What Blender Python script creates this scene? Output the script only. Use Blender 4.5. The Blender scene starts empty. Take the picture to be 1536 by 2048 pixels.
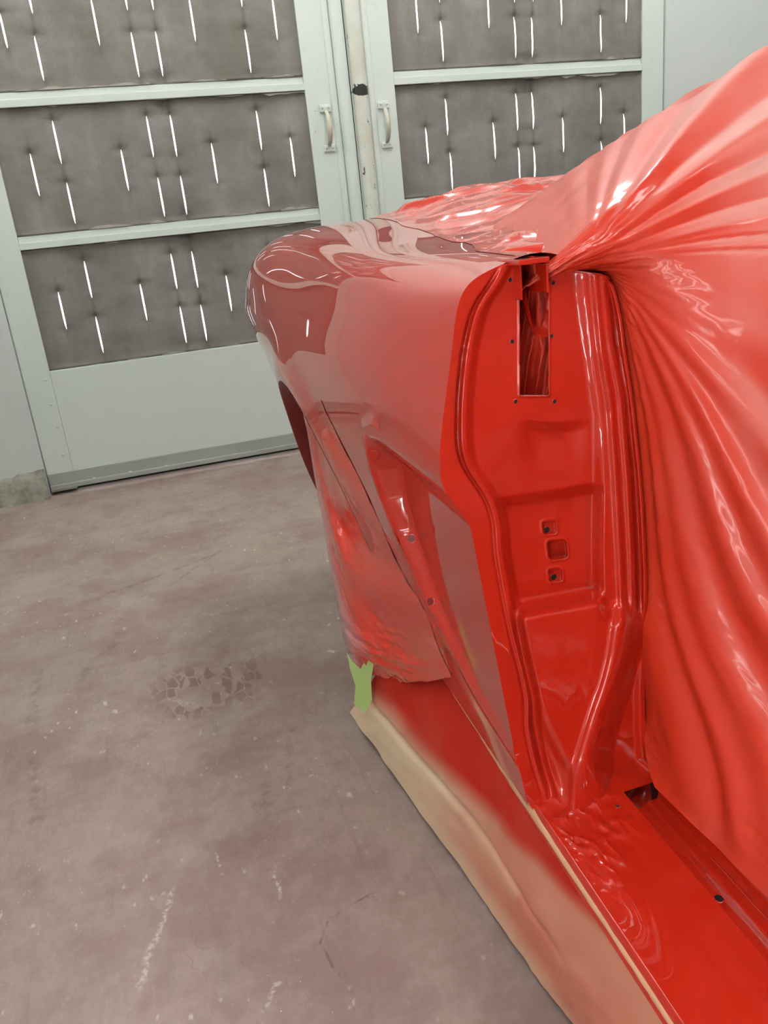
import bpy, bmesh, math, random
import numpy as np
from mathutils import Vector, Matrix
from mathutils.bvhtree import BVHTree
random.seed(7); rng = np.random.default_rng(7)
C = bpy.context.scene.collection
sc = bpy.context.scene
# ------------------------------------------------------------------ camera model (1536 x 2048)
FPX = 1587.07; PITCH = math.radians(19.022); ROLL = math.radians(6.2605); YAW = math.radians(15.6126); H = 0.95
CAM = np.array([0., 0., H])
_up = np.array([-math.sin(ROLL), -math.cos(ROLL)]); _rt = np.array([math.cos(ROLL), -math.sin(ROLL)])
def ray(u, v):
    p = np.array([u - 768., v - 1024.]); x = p @ _rt; y = p @ _up
    fw = FPX*math.cos(PITCH) + y*math.sin(PITCH); z = -FPX*math.sin(PITCH) + y*math.cos(PITCH)
    return np.array([x*math.cos(YAW) + fw*math.sin(YAW), -x*math.sin(YAW) + fw*math.cos(YAW), z])
def at_y(u, v, Y): r = ray(u, v); return CAM + r*(Y/r[1])
def at_z(u, v, z): r = ray(u, v); return CAM + r*((z - H)/r[2])
# ------------------------------------------------------------------ helpers
def ss(a, b, x):
    t = np.clip((x - a)/(b - a), 0, 1); return t*t*(3 - 2*t)
def natspline(x, y, xs):
    """natural cubic spline through (x, y[k]) for vector valued y"""
    x = np.asarray(x, float); y = np.asarray(y, float); n = len(x); h = np.diff(x)
    A = np.zeros((n, n)); B = np.zeros_like(y); A[0, 0] = A[-1, -1] = 1
    for i in range(1, n-1):
        A[i, i-1] = h[i-1]; A[i, i] = 2*(h[i-1] + h[i]); A[i, i+1] = h[i]
        B[i] = 6*((y[i+1] - y[i])/h[i] - (y[i] - y[i-1])/h[i-1])
    M = np.linalg.solve(A, B.reshape(n, -1)).reshape(y.shape)
    xs = np.asarray(xs, float); k = np.clip(np.searchsorted(x, xs) - 1, 0, n-2)
    sh = (len(xs),) + (1,)*(y.ndim - 1)
    a = ((x[k+1] - xs)/h[k]).reshape(sh); b = ((xs - x[k])/h[k]).reshape(sh); hk = h[k].reshape(sh)
    return a*y[k] + b*y[k+1] + ((a**3 - a)*M[k] + (b**3 - b)*M[k+1])*hk**2/6
def noise2(x, y, seed=0, octs=3):
    """value noise, about -1..1"""
    out = 0; amp = 1.; tot = 0
    for o in range(octs):
        r = np.random.default_rng(seed*31 + o); T = r.uniform(-1, 1, (64, 64))
        xf, yf = x*(2**o), y*(2**o); xi, yi = np.floor(xf).astype(int), np.floor(yf).astype(int)
        a, b = xf - xi, yf - yi; a = a*a*(3 - 2*a); b = b*b*(3 - 2*b)
        g = lambda i, j: T[i % 64, j % 64]
        out = out + amp*((g(xi, yi)*(1-a) + g(xi+1, yi)*a)*(1-b) + (g(xi, yi+1)*(1-a) + g(xi+1, yi+1)*a)*b)
        tot += amp; amp *= .5
    return out/tot
def segd(px, py, poly):
    d = np.full(px.shape, 1e9)
    for (x0, y0), (x1, y1) in zip(poly[:-1], poly[1:]):
        dx, dy = x1-x0, y1-y0; L = dx*dx + dy*dy + 1e-12
        t = np.clip(((px-x0)*dx + (py-y0)*dy)/L, 0, 1)
        d = np.minimum(d, np.hypot(px - x0 - t*dx, py - y0 - t*dy))
    return d
def inside(px, py, poly):
    r = np.zeros(px.shape, bool); n = len(poly)
    for i in range(n):
        x0, y0 = poly[i]; x1, y1 = poly[(i+1) % n]
        c = ((y0 > py) != (y1 > py)); r ^= c & (px < (x1-x0)*(py-y0)/(y1-y0+1e-12) + x0)
    return r
def link(name, me, mat, parent=None, smooth=True):
    o = bpy.data.objects.new(name, me); C.objects.link(o)
    if mat: me.materials.append(mat)
    if parent is not None: o.parent = parent
    if smooth and len(me.polygons): me.polygons.foreach_set('use_smooth', [True]*len(me.polygons))
    return o
def local(P, parent):
    if parent is None: return P
    return np.asarray(P) - np.array(parent.location)
def grid(name, P, mat, parent=None, keep=None, flip=False, attr=None, smooth=True):
    """P: (n, m, 3) world positions -> quad grid; keep: (n-1, m-1) bool of faces"""
    n, m = P.shape[:2]
    idx = np.arange(n*m).reshape(n, m)
    q = np.stack([idx[:-1, :-1], idx[1:, :-1], idx[1:, 1:], idx[:-1, 1:]], -1)
    if flip: q = q[..., ::-1]
    q = q.reshape(-1, 4) if keep is None else q[keep]
    V = local(P.reshape(-1, 3), parent)
    used = np.unique(q); remap = -np.ones(n*m, int); remap[used] = np.arange(len(used))
    me = bpy.data.meshes.new(name); me.from_pydata(V[used].tolist(), [], remap[q].tolist())
    if attr:
        for k, a in attr.items():
            at = me.attributes.new(k, 'FLOAT', 'POINT'); at.data.foreach_set('value', np.asarray(a, float).reshape(-1)[used].astype(np.float32))
    me.update()
    return link(name, me, mat, parent, smooth)
def bm_obj(name, bm, mat, parent=None, smooth=False):
    if parent is not None: bmesh.ops.translate(bm, verts=bm.verts[:], vec=-Vector(parent.location))
    bmesh.ops.recalc_face_normals(bm, faces=bm.faces[:])
    me = bpy.data.meshes.new(name); bm.to_mesh(me); bm.free()
    return link(name, me, mat, parent, smooth)
def box(bm, x0, x1, y0, y1, z0, z1, bev=0.):
    b = bmesh.new()
    vs = [b.verts.new((x, y, z)) for x in (x0, x1) for y in (y0, y1) for z in (z0, z1)]
    for f in ((0,1,3,2), (4,6,7,5), (0,4,5,1), (2,3,7,6), (0,2,6,4), (1,5,7,3)): b.faces.new([vs[i] for i in f])
    if bev: bmesh.ops.bevel(b, geom=b.edges[:], offset=bev, segments=2, profile=.6, affect='EDGES')
    me = bpy.data.meshes.new('t'); b.to_mesh(me); b.free(); bm.from_mesh(me); bpy.data.meshes.remove(me)
def tube(bm, pts, rad, n=12, flat=1.0):
    pts = [Vector(p) for p in pts]; rings = []
    for i, p in enumerate(pts):
        t = (pts[min(i+1, len(pts)-1)] - pts[max(i-1, 0)]).normalized()
        a = t.cross(Vector((1, 0, 0))); a = a.normalized() if a.length > .1 else t.cross(Vector((0, 0, 1))).normalized()
        b = t.cross(a).normalized(); r = rad[i] if hasattr(rad, '__len__') else rad
        rings.append([bm.verts.new(p + a*math.cos(2*math.pi*k/n)*r*flat + b*math.sin(2*math.pi*k/n)*r) for k in range(n)])
    for r0, r1 in zip(rings[:-1], rings[1:]):
        for k in range(n): bm.faces.new((r0[k], r0[(k+1) % n], r1[(k+1) % n], r1[k]))
    bm.faces.new(rings[0][::-1]); bm.faces.new(rings[-1])
def empty(name, loc):
    o = bpy.data.objects.new(name, None); C.objects.link(o); o.location = loc; o.empty_display_size = .1; return o
def tag(o, label, cat, group=None):
    o['label'] = label; o['category'] = cat
    if group: o['group'] = group
    return o
def struct(o): o['kind'] = 'structure'; return o
# ------------------------------------------------------------------ materials
def S(r, g, b):
    f = lambda c: (c/255/12.92) if c/255 <= .04045 else ((c/255 + .055)/1.055)**2.4
    return (f(r), f(g), f(b), 1)
class NT:
    def __init__(s, name):
        s.m = bpy.data.materials.new(name); s.m.use_nodes = True; s.t = s.m.node_tree; s.b = s.t.nodes['Principled BSDF']
    def n(s, typ, ins=None, **kw):
        x = s.t.nodes.new(typ)
        for k, v in kw.items(): setattr(x, k, v)
        for k, v in (ins or {}).items():
            if hasattr(v, 'is_linked') or isinstance(v, bpy.types.NodeSocket): s.t.links.new(v, x.inputs[k])
            else: x.inputs[k].default_value = v
        return x
    def noise(s, vec, scale, detail=4, rough=.55, **k):
        return s.n('ShaderNodeTexNoise', {'Vector': vec, 'Scale': scale, 'Detail': detail, 'Roughness': rough}, **k).outputs['Fac']
    def ramp(s, fac, *st):
        r = s.n('ShaderNodeValToRGB', {'Fac': fac}); e = r.color_ramp.elements
        while len(e) < len(st): e.new(.5)
        for i, (p, c) in enumerate(st): e[i].position = p; e[i].color = c if hasattr(c, '__len__') else (c, c, c, 1)
        return r.outputs['Color']
    def mix(s, fac, a, b, mode='MIX'):
        m = s.n('ShaderNodeMix', data_type='RGBA', blend_type=mode)
        for i, v in ((0, fac), (6, a), (7, b)):
            if isinstance(v, bpy.types.NodeSocket): s.t.links.new(v, m.inputs[i])
            else: m.inputs[i].default_value = v
        return m.outputs[2]
    def math(s, op, a, b=0., c=0.):
        m = s.n('ShaderNodeMath', operation=op)
        for i, v in enumerate((a, b, c)):
            if isinstance(v, bpy.types.NodeSocket): s.t.links.new(v, m.inputs[i])
            else: m.inputs[i].default_value = v
        return m.outputs[0]
    def pos(s): return s.n('ShaderNodeNewGeometry').outputs['Position']
    def obj(s): return s.n('ShaderNodeTexCoord').outputs['Object']
    def mapping(s, vec, **k):
        return s.n('ShaderNodeMapping', {'Vector': vec, **k}).outputs[0]
    def set(s, **k):
        for key, v in k.items():
            key = key.replace('_', ' ')
            if isinstance(v, bpy.types.NodeSocket): s.t.links.new(v, s.b.inputs[key])
            else: s.b.inputs[key].default_value = v
        return s
    def bump(s, hgt, strength=.3, dist=.01):
        s.t.links.new(s.n('ShaderNodeBump', {'Height': hgt, 'Strength': strength, 'Distance': dist}).outputs[0], s.b.inputs['Normal']); return s
def plain(name, col, rough=.5, **k):
    return NT(name).set(Base_Color=col, Roughness=rough, **k).m
RED = (.45, .0145, .0035, 1)
def car_paint():
    t = NT('red_gloss_paint'); p = t.pos()
    n = t.noise(p, 260, 2)
    t.set(Base_Color=RED, Roughness=.45, Specular_IOR_Level=.15, Coat_Weight=1., Coat_Roughness=.012, Coat_IOR=1.55)
    return t.bump(n, .05, .0006).m
M_PAINT = car_paint()
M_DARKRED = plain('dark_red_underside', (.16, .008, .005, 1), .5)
M_BLACK = plain('black_void', (.006, .005, .005, 1), .7)
def white_paint(name, c1, c2, rough=.5):
    t = NT(name); p = t.pos()
    n = t.noise(p, 1.4, 3); n2 = t.noise(p, 22, 4)
    c = t.mix(t.ramp(n, (.35, 0.), (.7, 1.)), c1, c2)
    c = t.mix(t.ramp(n2, (.62, 0.), (.82, .35)), c, (.42, .43, .38, 1))
    return t.set(Base_Color=c, Roughness=rough).bump(t.noise(p, 60, 2), .05, .002).m
M_WALL = white_paint('white_booth_wall', (.55, .60, .575, 1), (.59, .63, .61, 1))
M_DOOR = white_paint('white_door_paint', (.58, .66, .605, 1), (.62, .685, .645, 1), .42)
def pole_paint():
    t = NT('chipped_cream_paint'); p = t.pos()
    n = t.noise(p, 9, 4); c = t.mix(t.ramp(n, (.35, 0.), (.65, 1.)), (.60, .64, .58, 1), (.54, .55, .47, 1))
    q = t.mapping(p, Scale=(70, 70, 28)); chips = t.ramp(t.noise(q, 1, 3), (.665, 0.), (.68, 1.))
    c = t.mix(chips, c, (.10, .085, .06, 1))
    # one large black flake of missing paint
    v = t.n('ShaderNodeVectorMath', {0: p, 1: (-1.158, 0, -1.569)}, operation='ADD').outputs[0]
    v = t.mapping(v, Rotation=(0, math.radians(28), 0), Scale=(1/.048, 0, 1/.026))
    d = t.n('ShaderNodeVectorMath', {0: v}, operation='LENGTH').outputs['Value']
    d = t.math('ADD', d, t.math('MULTIPLY', t.noise(p, 50, 3), .9))
    c = t.mix(t.ramp(t.math('SUBTRACT', d, .45), (.86, 1.), (.9, 0.)), c, (.012, .012, .012, 1))
    return t.set(Base_Color=c, Roughness=.5).m
M_POLE = pole_paint()
def filter_mat():
    t = NT('grey_filter_fibre'); p = t.pos()
    n = t.noise(p, 2.6, 7, .68); q = t.mapping(p, Scale=(9, 9, 1.1)); st = t.noise(q, 1.3, 4); f = t.noise(p, 420, 2)
    q2 = t.mapping(p, Scale=(1.2, 1, 14)); hb = t.noise(q2, 1.5, 3)
    c = t.mix(t.ramp(n, (.36, 0.), (.64, 1.)), (.175, .178, .148, 1), (.300, .294, .278, 1))
    c = t.mix(t.ramp(st, (.35, .42), (.62, 0.)), c, (.165, .155, .135, 1))
    c = t.mix(t.ramp(hb, (.45, 0.), (.75, .45)), c, (.25, .24, .235, 1))
    c = t.mix(t.ramp(f, (.3, .35), (.6, 0.)), c, (.10, .10, .085, 1))
    d = t.n('ShaderNodeAttribute', attribute_name='darkening').outputs['Fac']
    c = t.mix(d, c, (.075, .066, .055, 1))  # darker tone at slit ends, middle pinch and edges
    return t.set(Base_Color=c, Roughness=.95, Specular_IOR_Level=.15).bump(f, .35, .002).m
M_FILTER = filter_mat()
M_FRAY = plain('pale_frayed_fibre', (.42, .42, .36, 1), .95)
M_KICK = white_paint('scuffed_grey_kick_plate', (.36, .385, .35, 1), (.27, .285, .25, 1), .5)
M_BARE = plain('worn_handle_metal', (.47, .46, .38, 1), .45)
def floor_mat():
    t = NT('stained_concrete'); p = t.pos()
    n1 = t.noise(p, 1.1, 5, .6); n2 = t.noise(p, 5.5, 6, .65); n3 = t.noise(p, 26, 5, .6); n4 = t.noise(t.mapping(p, Rotation=(0, 0, -.5), Scale=(95, 42, 1)), 1, 4, .65)
    sep = t.n('ShaderNodeSeparateXYZ', {'Vector': p}); Y = sep.outputs['Y']
    near = t.ramp(t.math('MULTIPLY', t.math('ADD', Y, t.math('MULTIPLY', n2, .8)), .25), (.26, 1.), (.70, 0.))
    c = t.mix(near, (.325, .266, .222, 1), (.355, .260, .243, 1))
    c = t.mix(t.ramp(n1, (.36, .5), (.62, 0.)), c, (.285, .222, .195, 1))
    c = t.mix(t.ramp(n2, (.50, 0.), (.64, .55)), c, (.235, .15, .132, 1))
    c = t.mix(t.ramp(n3, (.40, .30), (.55, 0.)), c, (.22, .165, .145, 1))
    c = t.mix(t.ramp(t.noise(p, 3.1, 3), (.53, 0.), (.62, .6)), c, (.36, .295, .265, 1))
    c = t.mix(t.ramp(n4, (.36, .28), (.50, 0.)), c, (.25, .18, .16, 1))
    c = t.mix(t.ramp(n4, (.56, 0.), (.70, .38)), c, (.38, .31, .285, 1))
    c = t.mix(t.ramp(t.noise(p, 1.7, 6, .7), (.49, 0.), (.575, .62)), c, (.235, .150, .136, 1))
    # streaky drag marks
    q = t.mapping(p, Rotation=(0, 0, math.radians(24)), Scale=(26, 2.6, 1)); s1 = t.noise(q, 1, 4, .6)
    c = t.mix(t.ramp(s1, (.60, 0.), (.72, .32)), c, (.16, .115, .10, 1))
    # white paint flecks
    q = t.mapping(p, Rotation=(0, 0, .5), Scale=(60, 34, 1)); fl = t.noise(q, 1, 2, .5); area = t.noise(p, 2.3, 3)
    m = t.math('MULTIPLY', t.ramp(fl, (.665, 0.), (.73, 1.)), t.ramp(area, (.40, 0.), (.56, 1.)))
    c = t.mix(t.math('MULTIPLY', m, .75), c, (.55, .50, .47, 1))
    q = t.mapping(p, Scale=(210, 210, 1)); m2 = t.math('MULTIPLY', t.ramp(t.noise(q, 1, 1), (.745, 0.), (.77, 1.)), t.ramp(area, (.45, 0.), (.6, 1.)))
    c = t.mix(m2, c, (.72, .70, .68, 1))
    # tyre-tread print
    v = t.n('ShaderNodeVectorMath', {0: p, 1: (-.01, -1.71, 0)}, operation='ADD').outputs[0]
    v = t.mapping(v, Rotation=(0, 0, math.radians(-28)), Scale=(1/.20, 1/.13, 0))
    d = t.n('ShaderNodeVectorMath', {0: v}, operation='LENGTH').outputs['Value']
    d = t.math('ADD', d, t.math('MULTIPLY', t.math('SUBTRACT', n2, .5), 1.6))
    vq = t.mapping(p, Rotation=(0, 0, .35), Scale=(46, 19, 1)); vq = t.n('ShaderNodeVectorMath', {0: vq, 1: t.n('ShaderNodeTexNoise', {'Vector': p, 'Scale': 22., 'Detail': 3.}).outputs['Color']}, operation='ADD').outputs[0]
    vor = t.n('ShaderNodeTexVoronoi', {'Vector': vq, 'Scale': 1.}, feature='DISTANCE_TO_EDGE').outputs['Distance']
    vc = t.n('ShaderNodeSeparateXYZ', {'Vector': t.n('ShaderNodeTexVoronoi', {'Vector': vq, 'Scale': 1.}).outputs['Color']}).outputs['X']
    tr = t.math('MULTIPLY', t.ramp(d, (.55, 1.), (1.15, 0.)), t.math('MULTIPLY', t.ramp(vor, (.02, 0.), (.10, .75)), t.ramp(vc, (.42, .0), (.55, 1.))))
    c = t.mix(tr, c, (.175, .095, .088, 1))
    # scrapes and drag lines with a place of their own
    def stroke(c, a, b, w, col, k, seed):
        A, B = at_z(*a, 0.), at_z(*b, 0.); L = float(np.hypot(*(B-A)[:2])); an = math.atan2(B[1]-A[1], B[0]-A[0])
        v = t.n('ShaderNodeVectorMath', {0: p, 1: (-A[0], -A[1], 0)}, operation='ADD').outputs[0]
        v = t.n('ShaderNodeVectorRotate', {'Vector': v, 'Angle': -an}, rotation_type='Z_AXIS').outputs[0]
        q = t.n('ShaderNodeSeparateXYZ', {'Vector': v}); wob = t.math('MULTIPLY', t.math('SUBTRACT', t.noise(p, 14 + seed, 3), .5), w*4)
        m = t.ramp(t.math('ABSOLUTE', t.math('DIVIDE', t.math('ADD', q.outputs['Y'], wob), w)), (.25, 1.), (1., 0.))
        u = t.math('DIVIDE', q.outputs['X'], L)
        m = t.math('MULTIPLY', m, t.math('MULTIPLY', t.ramp(u, (.0, 0.), (.08, 1.), (.9, 1.), (1., 0.)), t.ramp(t.noise(p, (34 if col[0] < .4 else 120) + seed, 3), (.42, .1 if col[0] < .4 else 0.), (.58, 1.))))
        return t.mix(t.math('MULTIPLY', m, k), c, col)
    dk = (.13, .095, .08, 1); wt = (.60, .56, .53, 1)
    c = stroke(c, (185, 1200), (440, 1105), .012, dk, .55, 1); c = stroke(c, (335, 1175), (450, 1095), .006, dk, .5, 2)
    c = stroke(c, (150, 1370), (250, 1260), .022, dk, .45, 3); c = stroke(c, (62, 1480), (78, 1330), .016, dk, .4, 4); c = stroke(c, (75, 1660), (60, 1480), .013, dk, .45, 5)
    c = stroke(c, (655, 1840), (742, 1786), .0028, dk, .9, 6); c = stroke(c, (640, 1890), (655, 1840), .0028, dk, .9, 7); c = stroke(c, (680, 1955), (640, 1888), .0028, dk, .75, 8)
    c = stroke(c, (352, 1770), (268, 1990), .0075, wt, .6, 9); c = stroke(c, (545, 1740), (562, 1800), .004, wt, .7, 10); c = stroke(c, (432, 1704), (440, 1735), .003, wt, .7, 11)
    c = stroke(c, (330, 1395), (400, 1415), .012, wt, .3, 12); c = stroke(c, (560, 1960), (520, 2030), .006, wt, .6, 13)
    c = stroke(c, (575, 1440), (585, 1610), .012, dk, .28, 14); c = stroke(c, (530, 1560), (520, 1640), .02, dk, .35, 15); c = stroke(c, (655, 1300), (672, 1304), .010, (.7, .68, .66, 1), .9, 16)
    # a few hairline cracks
    cv = t.n('ShaderNodeTexVoronoi', {'Vector': t.n('ShaderNodeVectorMath', {0: p, 1: t.n('ShaderNodeTexNoise', {'Vector': p, 'Scale': 5., 'Detail': 3.}).outputs['Color']}, operation='ADD').outputs[0], 'Scale': 1.7}, feature='DISTANCE_TO_EDGE').outputs['Distance']
    cr = t.math('MULTIPLY', t.ramp(cv, (.002, 1.), (.004, 0.)), t.ramp(t.noise(p, 1.9, 2), (.54, 0.), (.60, .55)))
    c = t.mix(cr, c, (.13, .085, .075, 1))
    r = t.ramp(n2, (.3, .34), (.7, .52))
    return t.set(Base_Color=c, Roughness=r, Specular_IOR_Level=.35).bump(t.math('ADD', n3, t.math('MULTIPLY', cr, -1.)), .12, .004).m
M_FLOOR = floor_mat()
def curb_mat():
    t = NT('rough_concrete_curb'); p = t.pos(); n = t.noise(p, 14, 6, .65)
    c = t.mix(t.ramp(n, (.35, 0.), (.7, 1.)), (.15, .145, .115, 1), (.40, .40, .35, 1))
    return t.set(Base_Color=c, Roughness=.9).bump(n, .6, .01).m
M_CURB = curb_mat()
def film_mat(name, bare, rough0, rough1, alpha0=1., coat=.5, red=(.60, .030, .010, 1), spec=.35):
    """plastic or paper with red overspray: attribute 'overspray' 0 = bare, 1 = soaked"""
    t = NT(name); p = t.pos()
    a = t.n('ShaderNodeAttribute', attribute_name='overspray').outputs['Fac']
    n = t.noise(p, 7, 4); a = t.math('ADD', a, t.math('MULTIPLY', t.math('SUBTRACT', n, .5), .22))
    c = t.mix(t.ramp(a, (.0, 0.), (1., 1.)), bare, red)
    r = t.math('MULTIPLY_ADD', t.ramp(a, (.55, 0.), (1., 1.)), rough1 - rough0, rough0)
    t.set(Base_Color=c, Roughness=r, Specular_IOR_Level=spec, Coat_Weight=t.math('MULTIPLY', t.ramp(a, (.72, 0.), (.98, 1.)), coat), Coat_Roughness=.06)
    if alpha0 < 1: t.set(Alpha=t.math('MULTIPLY_ADD', t.ramp(a, (.15, 0.), (.5, 1.)), 1 - alpha0, alpha0))
    return t.bump(t.noise(p, 90, 3), .10, .002).m
M_SHEET = film_mat('oversprayed_plastic_sheet', (.62, .35, .31, 1), .52, .38, 1., .28, (.52, .032, .012, 1))
M_DECKFILM = film_mat('paint_soaked_crinkled_film', (.58, .34, .33, 1), .36, .24, 1., .7, (.60, .026, .009, 1), .2)
M_WHEELFILM = film_mat('oversprayed_clear_film', (.50, .40, .40, 1), .35, .22, .62, .4)
M_PAPER = film_mat('oversprayed_masking_paper', (.62, .48, .33, 1), .85, .7, 1., .0, (.44, .017, .008, 1), .15)
M_TAPE = plain('tan_masking_tape', (.52, .28, .16, 1), .7)
M_GREEN = plain('lime_masking_tape', (.64, .84, .34, 1), .7)
M_HOUSING = plain('white_lamp_housing', (.8, .8, .78, 1), .4)
def emis(name, col, st):
    t = NT(name); t.set(Base_Color=(1, 1, 1, 1), Emission_Color=col, Emission_Strength=st); return t.m
M_TUBE = emis('fluorescent_tube_glow', (1., .985, .955, 1), 25.)
M_TYRE = plain('black_tyre_rubber', (.02, .02, .02, 1), .8)

# ------------------------------------------------------------------ ROOM
YD = 3.766                      # face of the doors
XL, XR, YB, ZC = -1.08, 3.9, -3.6, 3.1
def slab(name, a, m, bev=0.):
    bm = bmesh.new(); box(bm, *a, bev); return struct(bm_obj(name, bm, m))
slab('floor', (XL-.2, XR+.2, YB-.2, YD+.9, -.12, 0), M_FLOOR)
slab('ceiling', (XL-.2, XR+.2, YB-.2, YD+.3, ZC, ZC+.12), M_WALL)
slab('wall_left', (XL-.12, XL, YB, YD+.1, 0, ZC), M_WALL)
slab('wall_right', (XR, XR+.12, YB, YD+.1, 0, ZC), M_WALL)
slab('wall_front', (XL-.12, XR+.12, YB-.12, YB, 0, ZC), M_WALL)
DX0, DXM, DX1, DZ1 = -.497, 1.1135, 2.722, 2.75
bm = bmesh.new()                # the wall the doors hang in: left pier, right pier, header
box(bm, XL-.12, DX0-.004, YD-.012, YD+.15, 0, ZC); struct(bm_obj('wall_back', bm, M_WALL))
bm = bmesh.new(); box(bm, DX1+.004, XR+.12, YD-.012, YD+.15, 0, ZC); struct(bm_obj('wall_back_side', bm, M_WALL))
bm = bmesh.new(); box(bm, DX0-.004, DX1+.004, YD-.012, YD+.15, DZ1+.004, ZC); struct(bm_obj('wall_back_header', bm, M_WALL))
# rough concrete curb at the foot of the left pier
xs = np.linspace(XL, DX0-.006, 150); prof = [(-.012, .115), (-.03, .108), (-.052, .09), (-.06, .05), (-.066, 0.)]
P = np.zeros((150, 5, 3))
for j, (dy, z) in enumerate(prof):
    nz = noise2(xs*9, xs*0 + j*.7, 4); P[:, j] = np.stack([xs, YD + dy + .012*nz*(j > 0), np.maximum(z + .018*nz*(j < 4)*(1 if j else 1.4), 0)*(1 if j < 4 else 0)], -1)
struct(grid('baseboard_back', P, M_CURB))

# ---- doors
ROWS = [(.548, 1.052), (1.105, 1.585), (1.640, 2.125), (2.18, 2.66)]
RAILS = [(1.052, 1.105), (1.585, 1.640), (2.125, 2.18), (2.66, DZ1)]
def make_door(n, xa, xb, fa, fb, hinge_left, bolts, handle):
    d = struct(empty(f'door_{n}', ((xa+xb)/2, YD+.02, 0)))
    def part(nm, boxes, m, bev=.003):
        bm = bmesh.new()
        for b in boxes: box(bm, *b, bev)
        return bm_obj(nm, bm, m, d)
    part('stile', [(xa, fa, YD, YD+.05, .012, DZ1)], M_DOOR)
    part('stile', [(fb, xb, YD, YD+.05, .012, DZ1)], M_DOOR)
    for z0, z1 in RAILS:          # each rail is two stepped strips
        part('rail', [(fa, fb, YD+.001, YD+.05, z0, z0+(z1-z0)*.52), (fa, fb, YD+.015, YD+.05, z0+(z1-z0)*.50, z1)], M_DOOR, .002)
    part('lower_panel', [(fa, fb, YD+.003, YD+.045, .09, ROWS[0][0])], M_DOOR)
    k = part('kick_plate', [(xa+.002, xb-.002, YD-.006, YD+.002, .03, .098), (xa+.002, xb-.002, YD-.018, YD+.002, .024, .046)], M_KICK, .003)
    for (u, v, r) in bolts:
        P = at_y(u, v, YD); bm = bmesh.new()
        bmesh.ops.create_uvsphere(bm, u_segments=12, v_segments=8, radius=r)
        bmesh.ops.scale(bm, vec=(1, .7, 1), verts=bm.verts[:]); bmesh.ops.translate(bm, vec=(P[0], YD - (.007 if P[2] < .1 else 0.), P[2]), verts=bm.verts[:])
        bm_obj('bolt', bm, M_DOOR if P[2] > .1 else M_BARE, d, True)
    return d
bl = [(652, 45, .0075), (663, 133, .0075), (671, 217, .0075), (688, 373, .0075), (630, 221, .004), (680, 292, .004), (631, 262, .003),
      (91, 760, .006), (101, 809, .006), (115, 855, .006), (126, 910, .006), (188, 958, .010), (261, 945, .010), (332, 933, .010), (402, 922, .010), (471, 910, .010), (538, 899, .010)]
br = [(730, 40, .0075), (737, 125, .0075), (747, 208, .0075), (752, 288, .0075), (760, 363, .0075), (816, 415, .003)]
door1 = make_door(1, DX0, 1.047, -.385, .905, True, bl, None)
door2 = make_door(2, 1.19, DX1, 1.318, 2.603, False, br, None)
def bead(door, name, x0, x1, ydeep, m, hgt):
    """rounded upright bead along the meeting edge of a door leaf"""
    a = np.linspace(0, math.pi, 17); z = np.linspace(.014, DZ1, 90); P = np.zeros((90, 17, 3))
    for j, t in enumerate(a):
        x = (x0+x1)/2 - (x1-x0)/2*math.cos(t)
        P[:, j] = np.stack([x + 0*z, YD + ydeep - hgt*math.sin(t)**.8*(1 + .04*noise2(z*6, z*0 + j*.3, 5)), z], -1)
    return grid(name, P, m, door)
bead(door1, 'edge_bead', 1.015, 1.047, .002, M_DOOR, .010)
bead(door1, 'edge_bead', 1.047, 1.110, .012, M_DOOR, .034)
bead(door2, 'edge_pipe', 1.117, 1.192, .014, M_POLE, .036)
bead(door2, 'edge_bead', 1.192, 1.222, .002, M_DOOR, .009)
def handle(door, u0, v0, u1, v1):
    A = at_y(u0, v0, YD); B = at_y(u1, v1, YD); x = (A[0]+B[0])/2
    h = empty('handle', (0, 0, 0)); h.parent = door; h.location = Vector((x, YD, A[2])) - Vector(door.location)
    off = Vector((x, YD, A[2]))
    def fin(nm, bm, m):
        bmesh.ops.translate(bm, verts=bm.verts[:], vec=-off); bmesh.ops.recalc_face_normals(bm, faces=bm.faces[:])
        me = bpy.data.meshes.new(nm); bm.to_mesh(me); bm.free(); return link(nm, me, m, h, True)
    bm = bmesh.new(); n = 15; pts = []; rad = []
    for i in range(n):
        t = i/(n-1); pts.append((x, YD - .006 - .040*math.sin(math.pi*min(1, max(0, t)))**.55, A[2]-.012 + (B[2]+.012 - A[2]+.012)*t)); rad.append(.0085 + .004*math.sin(math.pi*t))
    tube(bm, pts, rad, 12, .75); fin('grip', bm, M_BARE)
    for z, w, hh in ((A[2], .027, .016), (B[2], .025, .014)):
        bm = bmesh.new(); box(bm, x-w, x+w, YD-.008, YD, z-hh, z+hh, .003)
        for s in (-1, 1):
            b = bmesh.new(); bmesh.ops.create_uvsphere(b, u_segments=10, v_segments=6, radius=.0055); bmesh.ops.translate(b, vec=(x+s*.014, YD-.008, z+.003), verts=b.verts[:])
            me = bpy.data.meshes.new('t'); b.to_mesh(me); b.free(); bm.from_mesh(me); bpy.data.meshes.remove(me)
        fin('mounting_plate', bm, M_DOOR)
handle(door1, 650, 217, 659, 297); handle(door2, 766, 210, 774, 290)

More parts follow.
